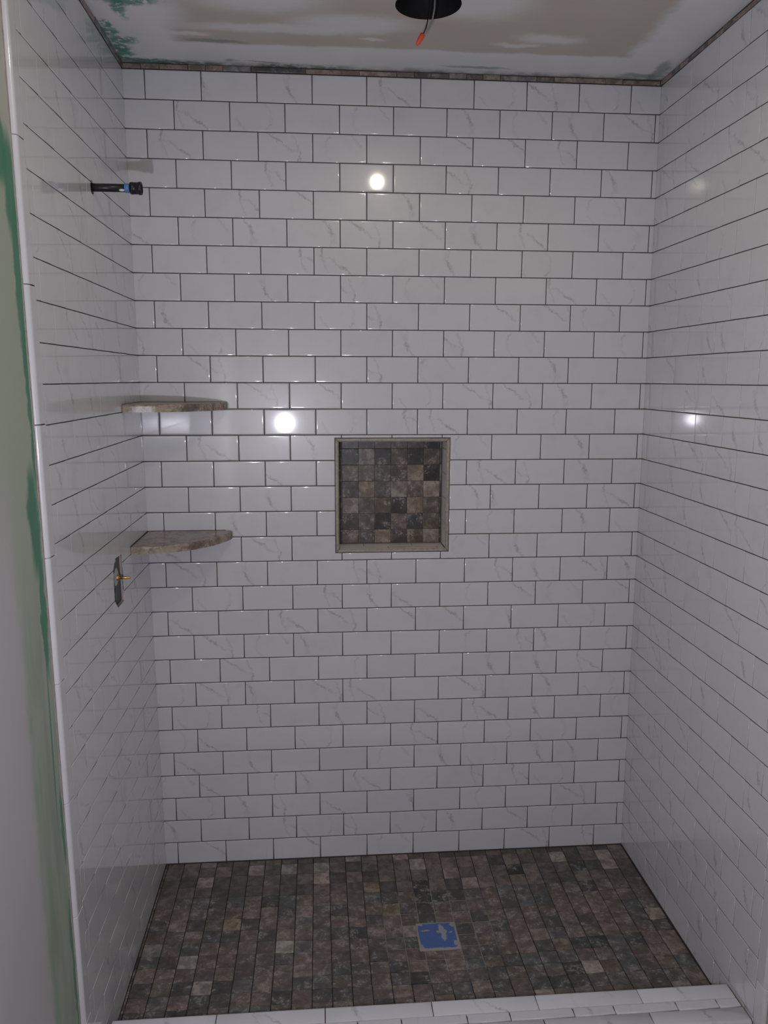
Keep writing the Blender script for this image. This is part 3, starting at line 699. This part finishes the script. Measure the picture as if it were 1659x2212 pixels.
# ---------------------------------------------------------------- valve rough-in
valve = thing('shower_valve', 'unfinished shower valve with brass stem inside the cut opening in the left wall', 'valve', I(.5, -14.6, -53.7))
part('stem', [(.15, -.6), (.15, .75), (.12, .8), (.12, 1.10), (.10, 1.13)], BRASS, valve, seg=16)
part('stem_nut', [(.32, -.45), (.32, -.02), (.2, .02)], BRASS, valve, seg=6)
part('valve_body', [(.95, -.42), (.95, -.32), (.8, -.26), (.45, -.22), (.4, -.18)], CHROME, valve, (0, 0, .1), seg=20)
part('service_port', [(.62, -.42), (.62, -.34), (.5, -.30), (.2, -.30)], BLACK, valve, (0, -.4, 1.15), seg=14)
part('service_port', [(.68, -.42), (.68, -.36), (.55, -.32), (.2, -.32)], BLACK, valve, (0, -.4, -1.7), seg=14)
part('screw_cap', [(.28, -.42), (.28, -.25), (.18, -.2)], WHITEP, valve, (0, -.5, 1.95), seg=10)
g = boxes('guard_plate', [(.07, .12, -16.75, -12.6, -56.7, -51.4)]); g.transform(Matrix.Translation(-valve.location)); o = link('guard_plate', g, GREYM); o.parent = valve
# ---------------------------------------------------------------- recessed can in the ceiling
can = thing('recessed_light_can', 'dark round recessed light can without a lamp in the ceiling', 'light fixture', I(31.6, -16.15, .7))
part('housing', [(3.04, -.05), (3.04, 4.8), (2.6, 5.2)], CANM, can, M=Matrix.Identity(4), seg=48, caps=False)
part('top_plate', [(2.6, 5.2), (.02, 5.22)], CANM, can, M=Matrix.Identity(4), seg=32, caps=False)
part('mounting_bracket', [(1.2, 3.9), (1.2, 4.1), (.5, 4.1), (.5, 5.2)], GREYM, can, M=Matrix.Identity(4), seg=16)
def wire(name, pts, r, mat):
    me = tube_mesh(name, pts, r); me.transform(Matrix.Translation(-can.location)); o = link(name, me, mat); o.parent = can; return o
wire('white_wire', [(31.9, -16.3, 5.7), (32.1, -16.0, 3.5), (32.25, -15.9, 1.6), (32.2, -16.0, .4), (32.02, -16.0, -.5), (31.86, -16.0, -.95), (31.72, -16.0, -1.3), (31.5, -16.05, -1.75)], .075, simple('white_wire_jacket', (.30, .30, .29), .5))
wire('black_wire', [(31.5, -16.4, 5.7), (31.7, -16.2, 3.0), (31.72, -16.0, .6), (31.58, -16.0, -.6), (31.4, -16.0, -1.3), (31.2, -16.0, -1.75)], .06, BLACK)
d_ = (I(30.52, -16, -2.87) - I(31.12, -16, -1.9)).normalized()
Mo = d_.to_track_quat('Z', 'Y').to_matrix().to_4x4()
o = revolve('wire_connector', [(.10, 0), (.24, .05), (.26, .3), (.22, .8), (.16, 1.05), (.06, 1.18)], ORANGE, Matrix.Identity(4), 14)
o.parent = can; o.matrix_basis = Matrix.Translation(I(31.17, -16, -1.78) - can.location) @ Mo
# ---------------------------------------------------------------- the lit fixture in front of the shower and the room behind the viewer
fx = thing('ceiling_light_fixture', 'round ceiling light in front of the shower, out of view above', 'light fixture', I(31.9, -52.4, 3.98))
part('canopy', [(2.6, 0), (2.5, -.35), (.9, -.6), (.6, -1.1)], WHITEP, fx, M=Matrix.Identity(4), seg=40)
link('floor_room', boxes('floor_room', [(-1.5, 62.8, -150, -33.2, -97.5, -96.5)]), SUBF, kind='structure')
link('wall_front', boxes('wall_front', [(-1.5, 62.8, -151, -150, -97.5, 4.0)]), PAINT, kind='structure')
